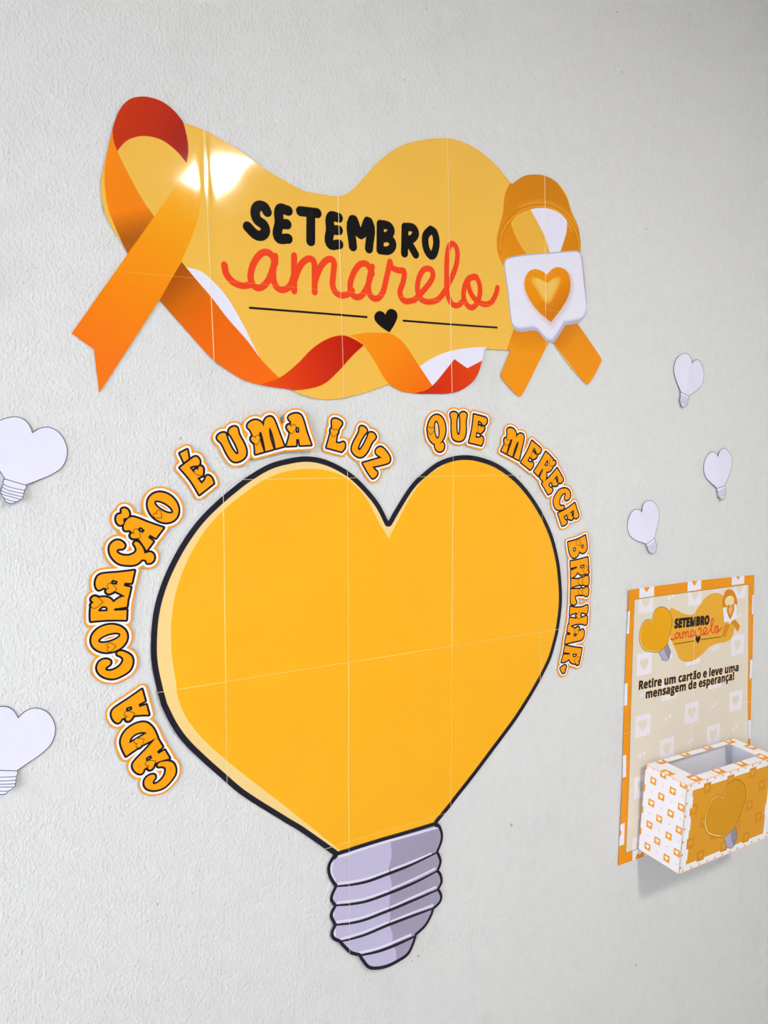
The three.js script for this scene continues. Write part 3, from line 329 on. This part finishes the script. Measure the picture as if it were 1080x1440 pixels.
// ---------------------------------------------------------------- small white heart bulbs
{
  const S = 0.1275, outline = [...D.heartLine, ...D.baseLine.slice(1)].map(([x, y]) => [x * S, y * S]), xs = outline.map((q) => q[0]), ys = outline.map((q) => q[1]);
  const p = print(Math.min(...xs) - 2, Math.min(...ys) - 2, Math.max(...xs) + 2, Math.max(...ys) + 2, 7, '#e6e6fa'), g = p.g, s = (l) => l.map(([x, y]) => [x * S, y * S]);
  line(g, outline, '#3a3450', 1.7, true); line(g, s(D.bulb.top), '#3a3450', 0.9); D.bulb.ridges.forEach((l) => line(g, s(curve(l, false)), '#3a3450', 0.75));
  const mat = std({ map: texture(p), roughness: 0.6, specularIntensity: 0.5 });
  const LABELS = ['white paper heart bulb cutout leaning right, highest of three above the card poster', 'white paper heart bulb cutout leaning slightly left, middle one of three above the card poster',
    'white paper heart bulb cutout leaning far left, lowest of three above the card poster', 'white paper heart bulb cutout left of the word CORAÇÃO', 'white paper heart bulb cutout left of the word CADA'];
  D.whites.forEach(([x, y, turn, k], i) => {
    const o = thing('white_bulb_cutout', LABELS[i], 'paper cutout', [x, y, 0], turn, 'white heart bulbs on the wall'), curl = i > 2 ? 10 : 1.6;
    const lift = (u, v) => 1.4 + curl * Math.max(0, (45 - v) / 45) ** 1.6 + 0.9 * noise(u / 22, v / 26, i * 3.1) + (i > 2 ? 0 : 2.2 * (1 - Math.min(1, Math.abs(u) / 40)));
    const m = part('paper', paper(outline, lift, p.uv, { step: 5, thick: 0.25 }), mat, o); m.scale.setScalar(k / S);
  });
}

// ---------------------------------------------------------------- the card poster
function bulbArt(g, notch, tip, glass, dark) {     // the same heart bulb printed small, its line from tip to notch given
  const b = D.bulb, n0 = [b.heart[0][0], b.heart[0][1]], len = Math.hypot(n0[0], n0[1]), v = [notch[0] - tip[0], notch[1] - tip[1]], k = Math.hypot(...v) / len, turn = Math.atan2(v[1], v[0]) - Math.atan2(n0[1], n0[0]);
  const at = (l) => place(l, tip[0], tip[1], k, turn);
  fill(g, at(D.heartLine), '#f2c56a'); g.save(); trace(g, at(D.heartLine)); g.clip(); fill(g, at(curve(b.inner)), glass); g.restore();
  fill(g, at(D.baseLine), '#bdb8cd'); g.save(); trace(g, at(D.baseLine)); g.clip(); fill(g, at(curve(b.dark)), '#9a95ad'); g.restore();
  b.ridges.forEach((l) => line(g, at(curve(l, false)), '#4a4458', 0.5)); line(g, at([...D.heartLine, ...D.baseLine.slice(1)]), dark, 1.0, true); line(g, at(b.top), dark, 0.8);
}
function tile(g, x, y, s, bg, ht, turn = 0) { fill(g, [[x - s / 2, y - s / 2], [x + s / 2, y - s / 2], [x + s / 2, y + s / 2], [x - s / 2, y + s / 2]], bg); fill(g, heart(x, y, s * 0.56, turn), ht); }
function write(g, text, a, b, height, stroke, style) {       // a line of type between two points
  const l = Math.hypot(b[0] - a[0], b[1] - a[1]);
  g.save(); g.translate(a[0], a[1]); g.rotate(Math.atan2(b[1] - a[1], b[0] - a[0])); g.scale(1, -1); g.font = `bold ${height}px sans-serif`; g.textBaseline = 'alphabetic';
  const w = g.measureText(text).width; g.scale(l / w, 1);
  for (const [lw, st] of stroke) { g.strokeStyle = st; g.lineWidth = lw; g.strokeText(text, 0, 0); }
  g.fillStyle = style; g.fillText(text, 0, 0); g.restore();
}
const BOXBULB = [[119.9, 134.2], [169.6, 10.9]];
const CREAM = '#e6dccb', ORANGE = '#f2980f', WHITE = '#eeeefa';
{
  const q = D.poster, o = thing('card_poster', 'cream poster with orange checked border inviting to take a card', 'poster', [...q.origin, 0]);
  const p = print(-12, -24, 448, 584, 3.2, ORANGE), g = p.g, [lx, ly] = q.lat;
  for (let i = -1; i < 5; i++) { for (const y of [576, -4]) tile(g, lx + 1 + i * 152, y, 46, WHITE, ORANGE); }
  for (const y of q.sideL) tile(g, -7, y, 46, WHITE, ORANGE); for (const y of q.sideR) tile(g, 446, y, 44, WHITE, ORANGE);
  const panel = [...q.panel, [431, 8, 1], [22, 20, 1]].map((v) => v.slice(0, 2)).slice(0, 6);
  panel[5] = [431, 8];
  fill(g, panel, CREAM); g.save(); trace(g, panel); g.clip();
  for (let i = -1; i < 7; i++) for (let j = -9; j < 7; j++) {
    const x = lx + i * 78, y = ly + j * 65;
    if ((i + j) % 2 === 0) tile(g, x, y, 46, '#efeaf0', CREAM); else { fill(g, heart(x - 6, y, 9, 0.5), '#efeaf2'); fill(g, heart(x + 5, y + 4, 9, -0.6), '#efeaf2'); }
  }
  g.restore();
  g.setLineDash([1.6, 2.2]); line(g, panel, '#4a3a24', 1.1, true); g.setLineDash([]);
  fill(g, curve(q.blob), '#eaae34');
  bulbArt(g, q.bulbNotch, q.bulbTip, '#eda90e', '#3a2c14');
  { const [a, b, c] = q.t1; write(g, 'SETEMBRO', a, b, 26, [[3, '#0d0b0c']], '#0d0b0c'); }
  for (const l of q.script) line(g, curve(l, false), '#ea4a20', 3.4);
  for (const l of q.rules) line(g, l, '#141013', 1.4);
  fill(g, place(HEART, q.heart[0], q.heart[1], 17, 0.03), '#100d0e');
  fill(g, q.rtL, '#e08c0e'); fill(g, q.rtR, '#e08c0e'); fill(g, curve(q.ring), '#e0890c'); fill(g, curve(q.hole), '#efdca8'); fill(g, q.bubble, '#eeeefa'); fill(g, place(HEART, q.heart3[0], q.heart3[1], 27, 0, 36), '#e0890c'); fill(g, place(HEART, q.heart3[0], q.heart3[1] + 10, 14, 0, 20), '#f0bd5c');
  for (const [t, l] of [['Retire um cartão e leve uma', q.line1], ['mensagem de esperança!', q.line2]]) write(g, t, l[0], l[1], 24.5, [[5, '#f3d9b4'], [1.5, '#1a1212']], '#1a1212');
  line(g, [[q.seamX, -30], [q.seamX, 590]], '#f7f3ea', 1.1); line(g, [[-20, q.seamY], [460, q.seamY - 4]], '#f2ead8', 0.7);
  const outline = [q.corners[0], [6, 180], [7, 330], q.corners[1], [220, 573.5], q.corners[2], [432, 300], q.corners[3], [220, -8]];
  const lift = (x, y) => 1.4 + 1.0 * noise(x / 120, y / 140, 8) + 2.2 * Math.max(0, 1 - x / 60) * (0.5 + 0.5 * Math.sin(y / 75)) + 0.5 * Math.exp(-(((x - q.seamX) / 6) ** 2)) + 2 * Math.max(0, (x - 380) / 50) ** 2;
  sheets(o, outline, [q.seamX], [q.seamY], (x, y) => Math.max(0.5, lift(x, y)), p.uv, std({ map: texture(p), roughness: 0.4, specularIntensity: 0.35 }), { step: 13 });
}

// ---------------------------------------------------------------- the card box
{
  const { origin, size: [w, h, d], tilt, roll } = D.box, o = thing('card_box', 'open-topped white and orange paper card box stuck to the poster', 'box', [origin[0], origin[1], origin[2]]);
  o.rotation.set(tilt, 0, roll, 'XYZ');
  const mm = (v) => v * 1000, W = mm(w), H = mm(h), DP = mm(d), t = 0.0012;
  const face = (fw, fh, paint) => { const p = print(0, 0, fw, fh, 5, '#f6f6fb'); paint(p.g); return std({ map: texture(p), roughness: 0.5, specularIntensity: 0.5 }); };
  const inside = std({ color: 0xf8f8ff, roughness: 0.6 });
  const panelBox = (pw, ph) => new THREE.BoxGeometry(pw, ph, t);   // the printed side is +z; the rest plain paper
  const panel = (name, pw, ph, mat, pos, rot) => { const m = part(name, panelBox(pw, ph), [inside, inside, inside, inside, mat, inside], o); m.position.set(...pos); m.rotation.set(...rot); return m; };
  const edge = (g, fw, fh) => line(g, [[0, 0], [fw, 0], [fw, fh], [0, fh]], '#f6a63a', 1.6, true);
  const side = face(DP, H, (g) => {
    for (let j = 0; j < 9; j++) for (let i = -1; i < 4; i++) { const x = (i + (j % 2 ? 0.43 : 0.2) / 0.47) * 0.47 * DP, y = H * (1 - 0.012 - j * 0.128); tile(g, (j % 2 ? 0.22 : -0.03) * DP + i * 0.47 * DP, y, 14.5, '#f6a524', '#fffdf8'); fill(g, heart((j % 2 ? 0.22 : -0.03) * DP + (i + 0.5) * 0.47 * DP, y, 3.4), '#f8cfae'); }
    edge(g, DP, H);
  });
  const front = face(W, H, (g) => {
    for (let k = 0; k < 12; k++) for (const y of [4, H - 4]) fill(g, heart(12 + k * 25, y, 5.5), '#f6a524');
    for (let k = 0; k < 7; k++) for (const x of [4, W - 4]) fill(g, heart(x, 12 + k * 27, 5.5), '#f6a524');
    fill(g, [[19, 15], [W - 19, 15], [W - 19, H - 15], [19, H - 15]], '#e6a022');
    for (let j = 0; j < 5; j++) for (let i = 0; i < 5; i++) { const x = (j % 2 ? 27 : 64) + i * 75, y = H - 20 - j * 36; if (x < W - 12) tile(g, x, y, 23, '#dd9214', '#e6a430'); }
    for (const [x, y] of [[19, 100], [19, 36], [19, H - 40], [W - 19, 70], [W - 19, H - 30]]) fill(g, [[x - 3, y - 12], [x + 3, y - 12], [x + 3, y + 12], [x - 3, y + 12]], '#f6f6fb');
    bulbArt(g, BOXBULB[0], BOXBULB[1], '#dc9a0c', '#4a3418');
    edge(g, W, H);
  });
  // the top is a printed frame round the opening
  const topMat = face(W, DP, (g) => { for (let i = 0; i < 4; i++) { tile(g, 39 + i * 74, 13, 24, '#f39a1a', '#fbf6ee'); tile(g, 40 + i * 76, DP - 4, 24, '#f39a1a', '#fbf6ee'); } tile(g, 6, 54, 24, '#f39a1a', '#fbf6ee'); tile(g, W - 6, 54, 24, '#f39a1a', '#fbf6ee'); edge(g, W, DP); });
  part('bottom_panel', new THREE.BoxGeometry(w - 2 * t, t, d - 2 * t).translate(w / 2, t / 2, d / 2), inside, o);
  panel('back_panel', w, h, inside, [w / 2, h / 2, t / 2], [0, Math.PI, 0]);
  panel('side_panel', d, h, side, [t / 2, h / 2, d / 2], [0, -Math.PI / 2, 0]);
  panel('side_panel', d, h, side, [w - t / 2, h / 2, d / 2], [0, Math.PI / 2, 0]);
  const f = panel('front_panel', w, h, front, [w / 2, h / 2, d - t / 2], [0, 0, 0]); f.userData.label = 'orange front panel with a printed heart bulb';
  const s = new THREE.Shape([[0, 0], [W, 0], [W, DP], [0, DP]].map((v) => new THREE.Vector2(v[0] / 1000, v[1] / 1000)));
  s.holes.push(new THREE.Path([[47, 20], [47, 87], [258, 87], [258, 20]].map((v) => new THREE.Vector2(v[0] / 1000, v[1] / 1000))));
  const tg = new THREE.ExtrudeGeometry(s, { depth: 0.0008, bevelEnabled: false }), uv = tg.attributes.uv, ps = tg.attributes.position;
  for (let i = 0; i < ps.count; i++) uv.setXY(i, ps.getX(i) / w, ps.getY(i) / d);
  const top = part('top_rim', tg, [topMat, inside], o); top.position.set(0, h, d); top.rotation.set(-Math.PI / 2, 0, 0);
}

renderer.render(scene, camera);
